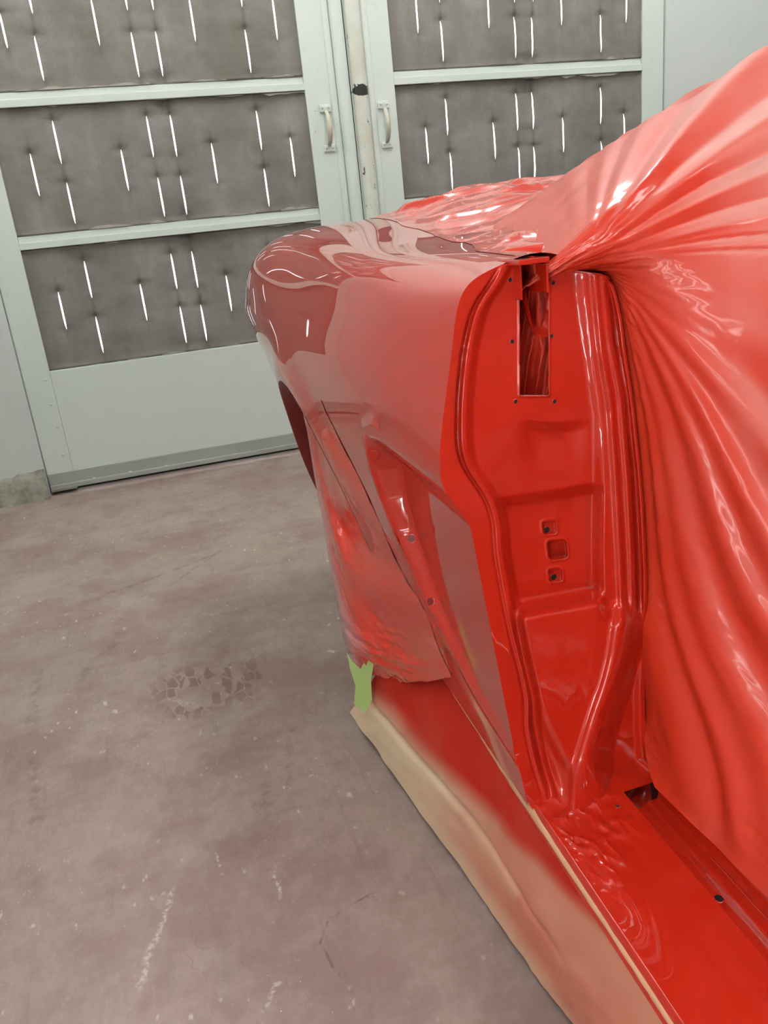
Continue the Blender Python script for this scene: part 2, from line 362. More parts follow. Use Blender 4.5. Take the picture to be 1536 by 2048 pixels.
# ---- exhaust filters with slits, one blanket per bay
SL = {(1, 2): [((0,25),(14,97)), ((52,-50),(62,27)), ((68,70),(88,162)), ((182,-5),(199,90)), ((241,-70),(253,20)), ((262,63),(278,154)), ((295,-72),(304,20)), ((311,62),(326,152)), ((378,-8),(391,83)), ((474,-75),(483,14)), ((490,57),(502,146)), ((545,-12),(554,79))],
      (1, 1): [((60,307),(79,393)), ((105,240),(122,327)), ((132,365),(152,448)), ((242,298),(257,381)), ((292,231),(308,315)), ((315,354),(330,434)), ((339,229),(355,313)), ((361,350),(374,429)), ((423,286),(435,366)), ((512,220),(524,300)), ((529,336),(538,414)), ((581,274),(590,354))],
      (1, 0): [((116,583),(133,659)), ((168,521),(184,597)), ((191,633),(207,706)), ((280,567),(294,641)), ((342,507),(354,579)), ((360,613),(373,687)), ((383,502),(397,576)), ((402,610),(414,682)), ((452,550),(464,623)), ((536,494),(546,563)), ((551,596),(560,663)), ((601,542),(610,610))],
      (2, 2): [((831,-15),(837,66)), ((874,-80),(880,3)), ((882,40),(887,123)), ((973,-25),(979,57)), ((1026,-75),(1029,5)), ((1028,33),(1032,115)), ((1065,-75),(1066,3)), ((1066,33),(1063,113)), ((1122,-30),(1122,50)), ((1203,28),(1200,105)), ((1254,-30),(1251,45))],
      (2, 1): [((888,197),(898,270)), ((851,255),(858,328)), ((901,305),(905,380)), ((986,244),(992,318)), ((1031,186),(1038,261)), ((1039,294),(1039,367)), ((1064,183),(1070,258)), ((1070,292),(1070,363)), ((1127,234),(1127,305)), ((1201,175),(1202,248)), ((1203,282),(1204,355)), ((1249,226),(1247,300))]}
def make_filter(door, row, fa, fb, label, group):
    z0, z1 = ROWS[row]; z0 += .002; z1 -= .002; yb = YD + .022
    za0, zb0 = z0, z1
    sl = []
    for (a, b) in SL.get((door, row), []):
        A = at_y(*a, yb); B = at_y(*b, yb); sl.append([(A[0]+B[0])/2, min(B[2], A[2]), max(A[2], B[2])])
    if not sl:                                     # bays out of the picture: the pattern of the bay below
        sl = [[x, a + (z0 - ROWS[1][0]), b + (z0 - ROWS[1][0])] for x, a, b in FILT_DB[door]]
    else: FILT_DB[door] = sl if row == 1 else FILT_DB.get(door, sl)
    # slits that stand one over the other share a column
    sl.sort(); cols = []
    for s in sl:
        if cols and abs(s[0] - cols[-1][0]) < .024: cols[-1][1].append(s)
        else: cols.append([s[0], [s]])
    hw = .0036
    cx = []
    for c in cols:
        c[0] = sum(s[0] for s in c[1])/len(c[1]); cx.append(c[0])
    xs = [fa, fb]
    for x in cx: xs += [x-hw, x+hw]
    xs = sorted(xs); fx = []
    for a, b in zip(xs[:-1], xs[1:]):
        k = max(1, int(round((b-a)/.011))) if b-a > hw*2.2 else 2
        fx += list(np.linspace(a, b, k, endpoint=False))
    fx = np.array(fx + [fb]); fz = np.linspace(z0 - .014, z1 + .014, 94)
    X, Z = np.meshgrid(fx, fz, indexing='ij'); Xo = X.copy()
    keep = np.ones((len(fx)-1, len(fz)-1), bool); mx = (fx[:-1]+fx[1:])/2; mz = (fz[:-1]+fz[1:])/2
    dep = .006*noise2(X*3.1, Z*3.3, 11 + row + 5*door) + .0035*noise2(X*13, Z*12, 3 + row)
    darkening = .0*X
    for x, ss_ in cols:
        side = np.abs(Xo - x) < hw*1.05
        for (sx, za, zb) in ss_:
            keep[np.ix_(np.abs(mx - x) < hw, (mz > za) & (mz < zb))] = False
            zc, hl = (za+zb)/2, (zb-za)/2; t = np.clip(np.abs(Z - zc)/hl, 0, 1)
            inn = (Z > za - .004) & (Z < zb + .004) & side
            w = np.clip(1 - t**5, .06, 1)
            X = np.where(inn, sx + (Xo - x)*w*1.0, X)
            for ze, k in ((zb, 1.), (za, .6)):        # the puckers at the slit ends
                g = np.exp(-((Xo-x)/.03)**2 - ((Z-ze)/.016)**2); dep = dep - .007*g*k; darkening = darkening + .35*g*k
                g2 = np.exp(-((Xo-x)/.006)**2 - ((Z-ze)/.045)**2)*(np.abs(Z-zc) > hl); darkening = darkening + .45*g2*k
    xm = fa + (fb-fa)*.53
    pin = np.exp(-((X-xm)/.035)**2)*(np.exp(-((Z-z1)/.05)**2) + .6*np.exp(-((Z-z0)/.05)**2) + .25)
    dep = dep - pin*.016*(1 + .8*noise2(X*45, Z*30, 8)); darkening = darkening + .35*pin*(.5 + .5*noise2(X*30, Z*20, 9))
    edge = np.maximum(np.minimum(np.minimum(Z - z0, z1 - Z), np.minimum(X - fa, fb - X)), 0)
    ext = (Z < z0) | (Z > z1)
    dep = dep + .012*np.exp(-edge/.012)
    darkening = darkening + .55*np.exp(-(Z-z0)/.05)*(.6 + .4*noise2(X*4, Z*2, 2 + row)) + .8*np.exp(-(z1-Z)/.008)*(.5 + .5*noise2(X*14, Z, 6 + row)) + .3*np.exp(-np.minimum(X-fa, fb-X)/.02)  # darker towards the bottom, top and side edges
    r = noise2(X*22, Z*0 + row, 21)
    root = empty('filter_panel', ((fa+fb)/2, yb, z0)); tag(root, label, 'filter', group)
    grid('filter_blanket', np.stack([X, np.where(ext, np.maximum(yb - dep, YD + .021), np.maximum(yb - dep, YD + .004)), Z], -1), M_FILTER, root, keep, attr={'darkening': np.clip(darkening, 0, .85)})
    # frayed fibre strips along the upper / lower edge of the blanket
    fr = noise2(fx*7, fx*0 + row*3 + door, 31); 
    for zz, sg, ph in ((z1, -1, 0), (z0, 1, 9)):
        e = np.clip(noise2(fx*16 + ph, fx*0 + row + door, 41)*.012 + noise2(fx*3 + ph, fx*0, 43)*.014, 0, .02)
        k = e > .0006
        if k.sum() < 4: continue
        Q = np.stack([np.stack([fx, fx*0 + yb - .012, fx*0 + zz], -1), np.stack([fx, fx*0 + yb - .014, zz + sg*e], -1)], 1)
        i = 0
        while i < len(k):
            if not k[i]: i += 1; continue
            j = i
            while j < len(k) and k[j]: j += 1
            if j - i > 3: grid('frayed_edge', Q[i:j], M_FRAY, root)
            i = j
    return root
FILT_DB = {}
G = 'slit filter panels in the booth doors'
make_filter(1, 1, -.385, .905, 'grey slit filter panel in left door, middle one, just left of the handle', G)
make_filter(1, 2, -.385, .905, 'grey slit filter panel at top of left door, cut by picture top', G)
make_filter(1, 0, -.385, .905, 'grey slit filter panel lowest in left door, above the white lower panel', G)
make_filter(2, 1, 1.318, 2.603, 'grey slit filter panel in right door beside the handle, above the red car', G)
make_filter(2, 2, 1.318, 2.603, 'grey slit filter panel in right door, topmost, cut by picture top', G)
bm = bmesh.new()
for fa, fb, zs in ((-.385, .905, (3,)), (1.318, 2.603, (0, 3))):       # bays the photograph does not show: plain boards
    for r in zs: box(bm, fa, fb, YD+.02, YD+.04, ROWS[r][0], ROWS[r][1])
struct(bm_obj('trim_1', bm, M_DOOR))

bm = bmesh.new(); box(bm, 1.085, 1.145, YD+.050, YD+.058, .01, DZ1); struct(bm_obj('gap_light_block', bm, M_BLACK))  # added black backing, keeps outside light out so the meeting gap stays dark
bm = bmesh.new(); box(bm, DX0, DX1, YD+.055, YD+.14, 0, .045); struct(bm_obj('foot_light_block', bm, M_BLACK))  # added black strip that blocks outside light below the doors
# ------------------------------------------------------------------ CAR BODY
car = empty('car_body', (.6, 1.1, 0)); tag(car, 'glossy red car body shell with door removed, parked beside masking paper', 'car')
YJ = .68
ST_Y = [0.68, 0.82, 1.0, 1.2, 1.42, 1.6, 1.81, 2.05, 2.3]
ST = [
  [(0.6200,0.8000),(0.4500,0.8850),(0.3700,0.9210),(0.3220,0.9150),(0.2860,0.8970),(0.2710,0.8500),(0.2575,0.7900),(0.2495,0.7350),(0.2555,0.6650),(0.2719,0.5800),(0.3000,0.4500),(0.3220,0.3220)],
  [(0.6476,0.8900),(0.4685,0.9220),(0.3684,0.9285),(0.3019,0.9172),(0.2706,0.8877),(0.2584,0.8418),(0.2503,0.7930),(0.2498,0.7355),(0.2586,0.6650),(0.2771,0.5811),(0.3055,0.4502),(0.3293,0.3199)],
  [(0.6800,0.9500),(0.4900,0.9460),(0.3714,0.9366),(0.2877,0.9229),(0.2630,0.8806),(0.2520,0.8334),(0.2469,0.7903),(0.2496,0.7350),(0.2608,0.6650),(0.2814,0.5800),(0.3120,0.4500),(0.3400,0.3180)],
  [(0.7093,0.9690),(0.5090,0.9647),(0.3846,0.9537),(0.2948,0.9343),(0.2655,0.8828),(0.2526,0.8299),(0.2472,0.7857),(0.2499,0.7331),(0.2616,0.6668),(0.2837,0.5749),(0.3177,0.4490),(0.3543,0.3177)],
  [(0.7400,0.9880),(0.5300,0.9830),(0.4038,0.9740),(0.3102,0.9511),(0.2695,0.8946),(0.2547,0.8343),(0.2487,0.7883),(0.2506,0.7400),(0.2619,0.6800),(0.2849,0.5800),(0.3220,0.4500),(0.3680,0.3180)],
  [(0.7687,0.9930),(0.5519,0.9878),(0.4172,0.9838),(0.3159,0.9620),(0.2681,0.9039),(0.2544,0.8416),(0.2498,0.8003),(0.2524,0.7586),(0.2640,0.7040),(0.2877,0.6020),(0.3249,0.4544),(0.3748,0.3175)],
  [(0.8000,0.9900),(0.5800,0.9850),(0.4375,0.9854),(0.3263,0.9670),(0.2709,0.9125),(0.2587,0.8500),(0.2558,0.8153),(0.2594,0.7800),(0.2724,0.7300),(0.2978,0.6300),(0.3350,0.4600),(0.3850,0.3180)],
  [(0.8239,0.9832),(0.6103,0.9783),(0.4763,0.9750),(0.3662,0.9544),(0.2983,0.9051),(0.2793,0.8473),(0.2745,0.8164),(0.2780,0.7831),(0.2923,0.7344),(0.3210,0.6388),(0.3635,0.4618),(0.4097,0.3225)],
  [(0.8400,0.9750),(0.6400,0.9700),(0.5277,0.9566),(0.4294,0.9276),(0.3550,0.8815),(0.3191,0.8346),(0.3067,0.8050),(0.3084,0.7700),(0.3246,0.7200),(0.3566,0.6300),(0.4050,0.4600),(0.4450,0.3300)],
]
NY, NS = 380, 300
ys = np.linspace(YJ, 2.3, NY)
ctrl = natspline(ST_Y, np.array(ST), ys)                      # (NY, 12, 2)
sp = np.interp(np.linspace(0, 1, NS), np.linspace(0, 1, 12), np.linspace(0, 11, 12))
sec = natspline(np.arange(12.), ctrl.transpose(1, 0, 2), sp).transpose(1, 0, 2)   # (NY, NS, 2)
X, Z = sec[..., 0].copy(), sec[..., 1].copy(); Yg = np.repeat(ys[:, None], NS, 1)
side = np.repeat(np.arange(NS)[None, :] > NS*4/11, NY, 0)
# haunch crease round the wheel opening + its flare
AY, AZ, AR = 1.465, .435, .28
rd = np.hypot(Yg-AY, (Z-AZ))
fl = np.exp(-((rd-AR)/.055)**2)*np.where(rd > AR, 1., 1.)*ss(.34, .5, Z + .2)
X = X - .013*fl*side
# scoop recess behind the door opening
lip = [(.89,.735),(.935,.722),(.955,.700),(.966,.665),(.970,.624),(.962,.572),(.938,.53),(.908,.485),(.838,.438),(.786,.416),(.719,.403),(.60,.385),(.60,.745)]
sd = segd(Yg, Z, lip[:-1]) * np.where(inside(Yg, Z, lip), 1, -1)
top = .718 - Z + .03*(Yg-.95)*0
mask = ss(0, .017, sd)*ss(-.012, .050, top)
XF = .2825 + .070*(Yg-YJ) + (.62-Z)*.12
X = X + np.maximum(XF - X, 0)*mask*side
X = X - .0025*np.exp(-((sd+.006)/.010)**2)*side*(Z < .78)       # rolled lip round the recess
# wheel opening: snap to the circle, then drop its faces
inn = (rd < AR) & (Z < AZ + AR) & side
near = inn & (rd > AR - .012)
k = np.where(near, AR/np.maximum(rd, 1e-6), 1.); Yg2 = AY + (Yg-AY)*k; Z2 = np.where(near, AZ + (Z-AZ)*k, Z)
mid = lambda a: (a[:-1, :-1] + a[1:, :-1] + a[1:, 1:] + a[:-1, 1:])/4
keep = ~((mid((rd < AR - .006).astype(float)) > .3) & (mid(side.astype(float)) > .5))
P = np.stack([X, Yg2, Z2], -1)
panel = grid('quarter_panel', P, M_PAINT, car, keep)
# rear closing panel and the far side of the tail, so the shell is not open
n = 40
Q = np.zeros((n, 2, 3)); sI = np.linspace(0, NS-1, n).astype(int)
Q[:, 0] = P[-1, sI]; Q[:, 1] = P[-1, sI]*[0, 1, 1] + [2.15, 0.02, 0]; Q[:, 1, 0] -= P[-1, sI][:, 0]*.6
grid('tail_panel', Q, M_PAINT, car)
# wheel house: tunnel from the opening inwards
a = np.linspace(-math.pi*.12, math.pi*1.12, 70); Q = np.zeros((70, 4, 3))
from_pan = BVHTree.FromPolygons([tuple(p) for p in P.reshape(-1, 3)], [tuple(f) for f in (lambda i: np.stack([i[:-1,:-1], i[1:,:-1], i[1:,1:], i[:-1,1:]], -1).reshape(-1, 4))(np.arange(NY*NS).reshape(NY, NS))])
for i, t in enumerate(a):
    y, z = AY + AR*math.cos(t), AZ + AR*math.sin(t); hit = from_pan.ray_cast(Vector((0, y + .002*math.cos(t), max(z, .33) + .002*math.sin(t))), Vector((1, 0, 0)))[0]
    x = hit.x if hit else .36
    for j, (dx, s) in enumerate(((0., 1.), (.004, .985), (.06, .97), (.34, .97))): Q[i, j] = (x + dx, AY + AR*s*math.cos(t), AZ + AR*s*math.sin(t))
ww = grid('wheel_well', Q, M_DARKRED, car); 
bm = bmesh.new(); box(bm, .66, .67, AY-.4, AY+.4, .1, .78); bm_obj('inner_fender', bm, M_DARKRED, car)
wheel = empty('wheel', (0, 0, 0)); wheel.parent = car; wheel.location = Vector((.47, AY, .30)) - Vector(car.location)
def lathe(prof, n=48):
    bm = bmesh.new(); rings = []
    for x, r in prof: rings.append([bm.verts.new((x, r*math.cos(2*math.pi*k/n), r*math.sin(2*math.pi*k/n))) for k in range(n)])
    for r0, r1 in zip(rings[:-1], rings[1:]):
        for k in range(n): bm.faces.new((r0[k], r0[(k+1) % n], r1[(k+1) % n], r1[k]))
    bm.faces.new(rings[0]); bm.faces.new(rings[-1][::-1]); return bm
def put(nm, bm, m, par):
    bmesh.ops.recalc_face_normals(bm, faces=bm.faces[:]); me = bpy.data.meshes.new(nm); bm.to_mesh(me); bm.free(); return link(nm, me, m, par)
put('tyre', lathe([(-.07, .17), (-.085, .19), (-.09, .25), (-.075, .29), (-.05, .30), (.05, .30), (.075, .29), (.09, .25), (.085, .19), (.07, .17)]), M_TYRE, wheel)
put('hub', lathe([(-.05, .02), (-.055, .06), (-.04, .10), (-.06, .165), (-.075, .18), (.07, .18)]), M_KICK, wheel)

# ---- lock pillar (door opening), a pressed panel: relief over the plane y = YJ
def curve(pts, v):                      # u as a smooth function of v
    p = np.array(pts, float); u = np.interp(v, p[:, 1], p[:, 0]); k = np.ones(25)/25
    up = np.pad(u, 12, mode='reflect', reflect_type='odd'); return np.convolve(up, k, 'valid')
# left edge = leading edge of the quarter panel, read off the panel mesh
edgeX = P[0, :, 0]; edgeZ = P[0, :, 2]
NV, NU = 660, 235
vv = np.linspace(523, 1695, NV)
# plane coordinates for (u, v): homography by direct unprojection
r00 = [at_y(0, v, YJ) for v in (0,)]
def plane(u, v):                        # arrays -> X, Z on y = YJ
    p0, p1 = u - 768., v - 1024.
    x = p0*_rt[0] + p1*_rt[1]; y = p0*_up[0] + p1*_up[1]
    fw = FPX*math.cos(PITCH) + y*math.sin(PITCH); z = -FPX*math.sin(PITCH) + y*math.cos(PITCH)
    wx = x*math.cos(YAW) + fw*math.sin(YAW); wy = -x*math.sin(YAW) + fw*math.cos(YAW)
    return wx*YJ/wy, H + z*YJ/wy
iz = np.argsort(edgeZ[60:]) ; eZ, eX = edgeZ[60:][iz], edgeX[60:][iz]
uL = np.full(NV, 930.)
for _ in range(6):                      # solve for the left-edge column at each row
    xx, zz = plane(uL, vv); xt = np.interp(zz, eZ, eX); x2, _z = plane(uL + 1, vv); uL = uL + (xt - xx)/(x2 - xx)
topu = np.interp(vv, [523, 528, 533], [1040, 1012, 900]); uL = np.where(vv < 533, np.maximum(uL, topu), uL)
uD = curve([(1108,523),(1160,538),(1205,545),(1218,551),(1232,583),(1244,640),(1251,699),(1266,792),(1282,942),(1287,1008),(1294,1145),(1294,1248),(1289,1384),(1291,1487),(1301,1566),(1306,1640)], vv)
uD = np.where(vv < 560, np.interp(vv, [523, 536, 542, 547, 553, 560], [1104, 1106, 1160, 1200, 1217, 1222]), uD)
s = np.linspace(0, 1, NU)
U = uL[:, None] + (uD - uL)[:, None]*s[None, :]; V = np.repeat(vv[:, None], NU, 1)
def dcol(pts): return U - curve(pts, vv)[:, None]
dG = dcol([(1000,523),(985,560),(963,589),(947,614),(935,655),(926,699),(919,761),(915,824),(915,886),(922,924),(936,950),(966,991),(983,1036),(988,1111),(1000,1176),(1014,1248),(1045,1374),(1050,1412),(1048,1453),(1058,1504),(1072,1556),(1082,1580),(1090,1640)])
dA = dcol([(1144,523),(1147,567),(1158,660),(1172,761),(1184,846),(1186,960),(1184,1100),(1186,1180),(1200,1230),(1210,1300)])
dB = dcol([(1188,523),(1191,561),(1204,699),(1222,808),(1232,949),(1240,1100),(1246,1240),(1250,1400),(1255,1600)])
dC = dcol([(1204,523),(1207,567),(1219,683),(1241,792),(1254,949),(1262,1100),(1266,1240),(1268,1400),(1276,1600)])
dD = U - uD[:, None]
dP = dcol([(1030,1200),(1046,1282),(1055,1350),(1079,1429),(1106,1487),(1133,1538),(1150,1600)])
dS1 = dcol([(1236,1180),(1232,1230),(1228,1265),(1222,1309),(1205,1374),(1188,1419),(1173,1470),(1161,1508),(1152,1545),(1150,1620)])
dS2 = dcol([(1256,1180),(1253,1230),(1250,1262),(1243,1309),(1222,1384),(1202,1439),(1188,1490),(1184,1520),(1190,1560),(1202,1620)])
g = lambda d, w: np.exp(-(d/w)**2)
mm = .001
# flange, groove, rounded rib
h = -5*mm*g(dG, 3.6) * ss(530, 580, V)*(1 - .6*ss(930, 1020, V))
ribamp = np.interp(vv, [523, 560, 610, 900, 940, 1000, 1240, 1400, 1600], [0, 3, 9, 8, 3, 2.4, 1.2, 1.2, .5])[:, None]
h = h + mm*ribamp*ss(2, 9, dG)*(1 - ss(14, 34, dG))
# upper pan, set back; then two steps and the big ledge
pan = ss(14, 36, dG)
lvl = -2*mm
c1 = 846 + .0009*(U-1105)**2*-1 + 4
dv_ = V - (856 - ((U-1108)/75.)**2*14)
lvl = lvl - 8*mm*ss(-15, 13, dv_)*(1-.75*ss(15, 110, dv_))*np.exp(-((U-1106)/58.)**4)
lvl = lvl - 5*mm*ss(840, 980, V)*ss(940, 1040, U)
v2 = 1008 - (U-985)*.155
lvl = lvl - 11*mm*ss(-13, 13, V - v2)*ss(960, 990, U)
v3 = 1222 - (U-1040)*.185
lvl = lvl + 42*mm*ss(-26, 22, V - v3)*ss(1012, 1052, U)
h = h + lvl*pan
# lower pan falls back to the flange on its left
h = h - 20*mm*ss(1215, 1260, V)*(1-ss(-22, 18, dP))*ss(6, 30, dG)
# right of the pans: side wall up to the weatherstrip ridges
up = 1 - ss(1196, 1262, V)
wallR = ss(-4, 26, dA)
ridge = 5*mm + 5*mm*g(dB, 9) + 5*mm*g(dC, 8) - 9*mm*ss(6, 20, dC)*(1-ss(-16, -6, dD)) + 3*mm*ss(-12, -4, dD)
hu = h*(1-wallR) + ridge*wallR
low = ss(-16, 0, dS1)
hs = 27*mm + 5*mm*np.sin(np.clip((dS1+6)/(dS1 - dS2 + 12), 0, 1)*math.pi)
hr = hs - 38*mm*ss(0, 44, dS2) + 8*mm*ss(-26, -6, dD)
hl = h*(1-low) + hr*low
h = hu*up + hl*(1-up)
# foot sweeps forward onto the sill
h = h*(1 - .75*ss(1520, 1625, V)) + .026*ss(1500, 1640, V)**1.3*ss(-1, 60, dG)
# seat-belt slot, striker holes
def rrect(cu, cv, hu_, hv, r, rot=0.):
    a, b = U-cu, V-cv; c, s_ = math.cos(rot), math.sin(rot); a, b = a*c + b*s_, -a*s_ + b*c
    qx, qy = np.abs(a)-hu_+r, np.abs(b)-hv+r
    return np.hypot(np.maximum(qx, 0), np.maximum(qy, 0)) + np.minimum(np.maximum(qx, qy), 0) - r
slot = rrect(1068.5, 640, 28.5, 150, 2)
h = h + 1.5*mm*g(slot-1, 3)*(V > 560) - 42*mm*ss(1.2, -1.2, -(-slot))*0
h = np.where(slot < 0, -.045, h)
for cu, cv, w, dp in ((1099, 1055, 12, 6), (1115, 1099, 18, 13), (1111, 1150, 12, 6)):
    q = rrect(cu, cv, w, w, w*.35, -.12); h = h + 1.2*mm*g(q-3, 3) - dp*mm*ss(2.0, -2.0, q)
# a little metal-work unevenness
h = h + .35*mm*noise2(U/55, V/70, 12)*ss(4, 20, U - uL[:, None])
PX, PZ = plane(U, V)
h = h*ss(0, 4, U - uL[:, None])
kh = (YJ - h)/YJ
dg_pts = np.stack([PX*kh, YJ*kh, H + (PZ-H)*kh], -1)
keepP = (mid(U) > 1059 + np.maximum(mid(V) - 1609, 0)/1.50) 
keepP |= mid(V) < 1606
pillar = grid('lock_pillar', dg_pts, M_PAINT, car, keepP)
pil_bvh = BVHTree.FromPolygons([tuple(p) for p in dg_pts[::2, ::2].reshape(-1, 3)], [tuple(f) for f in (lambda i: np.stack([i[:-1,:-1], i[1:,:-1], i[1:,1:], i[:-1,1:]], -1).reshape(-1, 4))(np.arange(dg_pts[::2, ::2].shape[0]*dg_pts[::2, ::2].shape[1]).reshape(dg_pts[::2, ::2].shape[:2]))])
def cast(bvh, u, v):
    d = Vector(ray(u, v)).normalized(); hit = bvh.ray_cast(Vector(CAM), d); return hit[0], hit[1]
def hole(name, bvh, u, v, rad, ring=True, parent=car, deep=M_BLACK):
    """a drilled hole: dark disc in a slightly raised painted collar"""
    p, nrm = cast(bvh, u, v)
    if p is None: return
    if nrm.dot(Vector(CAM) - p) < 0: nrm = -nrm
    rot = nrm.to_track_quat('Z', 'Y').to_matrix().to_4x4(); T = Matrix.Translation(p) @ rot
    bm = bmesh.new(); n = 20
    def ringv(r, z): return [bm.verts.new(T @ Vector((r*math.cos(2*math.pi*i/n), r*math.sin(2*math.pi*i/n), z))) for i in range(n)]
    a, b, c_ = ringv(rad*1.45, -.0006), ringv(rad*1.2, .0009), ringv(rad, .0004)
    for r0, r1 in ((a, b), (b, c_)):
        for i in range(n): bm.faces.new((r0[i], r0[(i+1) % n], r1[(i+1) % n], r1[i]))
    o = bm_obj(name, bm, M_PAINT, parent, True)
    bm = bmesh.new(); bm.faces.new(ringv(rad*1.02, .0005)); bm2 = bm
    bmesh.ops.translate(bm, verts=bm.verts[:], vec=-Vector(parent.location)); me = bpy.data.meshes.new('bore'); bm.to_mesh(me); bm.free()
    link('bore', me, deep, o, False)
for u, v, r in ((1020,560,.0018), (1106,566,.0018), (1024,683,.0019), (1103,672,.0019), (1031,803,.0019), (1109,803,.0019)): hole('screw_hole', pil_bvh, u, v, r)
for u, v in ((1093, 1060), (1107, 1154)): hole('striker_bolt_hole', pil_bvh, u, v, .0034)
for u, v in ((746, 910), (794, 1081), (838, 1207)): hole('trim_hole', from_pan, u, v, .0062, deep=M_PAINT)
for u, v in ((823, 1077), (861, 1203)): hole('trim_hole', from_pan, u, v, .005, deep=M_DARKRED)

# ---- rocker / sill: cross-section along Y with an open channel
_a, _b = at_z(1057, 1611, .316), at_z(1340, 2041, .316)
def X0(Y): return _b[0] + (_a[0]-_b[0])/(_a[1]-_b[1])*(Y - _b[1])
ny, nx = 260, 200
Ys = np.linspace(-.15, .76, ny); dx = np.concatenate([np.linspace(0, .103, 108), np.linspace(.1036, .108, 12), np.linspace(.109, .14, 22), np.linspace(.1405, .156, 24), np.linspace(.158, .34, 34)])
Yq, D = np.meshgrid(Ys, dx, indexing='ij')
zt = .300 + .022*ss(0, .006, D)**.6 + .002*ss(.062, .084, D) + .003*ss(.0, .06, D)
ch0, ch1 = .1048, .1430
inch = ss(ch0-.0012, ch0+.0012, D)*(1 - ss(ch1-.0015, ch1+.0015, D))*(Yq < .648)
zt = zt - .019*inch + .005*inch*ss(.122, .130, D)
zt = zt + .010*np.exp(-((D-.150)/.0050)**2) + .006*ss(.158, .19, D) 
zt = zt + .0042*(1-np.abs(noise2(Yq*34 + D*20, D*46, 15, 2)))**6*ss(.53, .63, Yq)*ss(.006, .02, D)*(1-ss(.07, .10, D)) + .0012*np.abs(noise2(Yq*110, D*70, 16))*ss(.50, .60, Yq)*(D < .1)
rock = np.stack([X0(Yq) + D, Yq, zt], -1)
keepS = np.ones((ny-1, nx-1), bool)
endm = (mid(Yq) > .640) & (mid(Yq) < .652) & (mid(D) > ch0) & (mid(D) < ch1); keepS[endm] = False
grid('rocker_panel', rock, M_PAINT, car, keepS, flip=True)
Q = np.zeros((ny, 6, 3))
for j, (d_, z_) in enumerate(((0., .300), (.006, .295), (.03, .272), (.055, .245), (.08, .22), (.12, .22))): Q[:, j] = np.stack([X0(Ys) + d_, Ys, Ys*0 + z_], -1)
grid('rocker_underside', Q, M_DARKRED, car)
rb = BVHTree.FromPolygons([tuple(p) for p in rock.reshape(-1, 3)], [tuple(f) for f in (lambda i: np.stack([i[:-1,:-1], i[1:,:-1], i[1:,1:], i[:-1,1:]], -1).reshape(-1, 4))(np.arange(ny*nx).reshape(ny, nx))])
hole('drain_hole', rb, 1438, 1797, .0042); hole('screw_hole', rb, 1235, 1613, .0022)
# lower closing strip below the quarter panel
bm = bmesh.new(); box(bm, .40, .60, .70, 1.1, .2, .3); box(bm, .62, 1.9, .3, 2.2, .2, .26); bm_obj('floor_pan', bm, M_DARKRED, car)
# small bracket plates at the head of the slot
bm = bmesh.new()
A = at_y(1036, 524, .66); B = at_y(1098, 548, .66)
for (u0, v0, u1, v1, y0, y1) in ((1038,520,1100,524,.655,.70), (1040,530,1046,600,.668,.70), (1092,528,1099,585,.664,.70)):
    A = at_y(u0, v0, y0); B = at_y(u1, v1, y0); box(bm, A[0], B[0], y0, y1, B[2], A[2], .0012)
bm_obj('belt_bracket', bm, M_PAINT, car)

# ------------------------------------------------------------------ PLASTIC SHEET over cabin, door opening and rear deck
sheet = empty('plastic_sheet', (.75, .9, .95)); tag(sheet, 'red oversprayed plastic sheet draped over the car cabin and rear deck', 'plastic sheet')
rows = []
def fan(c0, c1, c2, c3): rows.append([c0, c1, c2, c3, c3 + np.array([.05, -.45, (c3[2]-.9)*.2])])
f0 = [at_y(985, 408, .98) + np.array([0, 0, -.02]), at_y(1250, 270, .86), at_y(1540, 103, .73), np.array([.70, .22, 1.13])]
rows.append([p + np.array([.9, .3, -.02]) for p in f0] + [np.array([1.6, -.2, 1.12])])
rows.append([p + np.array([.22, .12, -.015]) for p in f0] + [np.array([.95, -.25, 1.16])])
rows.append([p + np.array([.05, .03, -.001]) for p in f0] + [np.array([.78, -.25, 1.15])])
def X3(p, ex=.05, yy=.08): return np.array([p[0] + ex, yy, max(.335, p[2] + (p[2]-.92)*.45)])
def onseg(u, v, a, c, bulge=.004):        # the point of pixel (u, v) on the upright plane through a and c
    r = ray(u, v); d = c - a; t = (a[0]*d[1] - a[1]*d[0])/(r[0]*d[1] - r[1]*d[0]); p = CAM + r*t
    n = np.array([d[1], -d[0], 0.]); n /= np.linalg.norm(n); n *= np.sign((CAM-p) @ n); return p + n*bulge
def fan3(a, b, c, ex=.05, sink=0.):
    a, c = np.array(a), np.array(c); b = onseg(*b, a, c) if len(b) == 2 else b
    a = a + np.array([-.01, .01, -1.])*sink; rows.append([a, b, c, X3(c, ex), X3(c, ex) + np.array([.03, -.4, 0])])
fan3(at_y(985,425,.98), f0[1], f0[2], .02, .02)
fan3(at_y(1020,505,.76), (1250,345), at_y(1540,180,.68), .03, .025)
fan3(at_y(1034,536,.688), (1260,410), at_y(1540,270,.63), .04, .02)
fan3(at_y(1106,536,.680), (1300,472), at_y(1540,400,.60), .05, .006)
fan3(at_y(1180,539,.685), (1350,545), at_y(1540,535,.575))
fan3(at_y(1216,551,.685), (1375,690), at_y(1540,800,.555))
fan3(at_y(1238,650,.685), (1390,850), at_y(1540,1010,.54))
fan3(at_y(1256,792,.69), (1400,1050), at_y(1540,1230,.53))
fan3(at_y(1277,1008,.69), (1402,1230), at_y(1540,1410,.515))
fan3(at_y(1283,1230,.69), (1405,1400), at_y(1540,1560,.50))
fan3(at_y(1281,1450,.69), (1402,1560), at_y(1540,1700,.48))
zz_ = .336
fan3(at_z(1309,1574,zz_), at_z(1422,1684,zz_), at_z(1560,1820,zz_), .0)
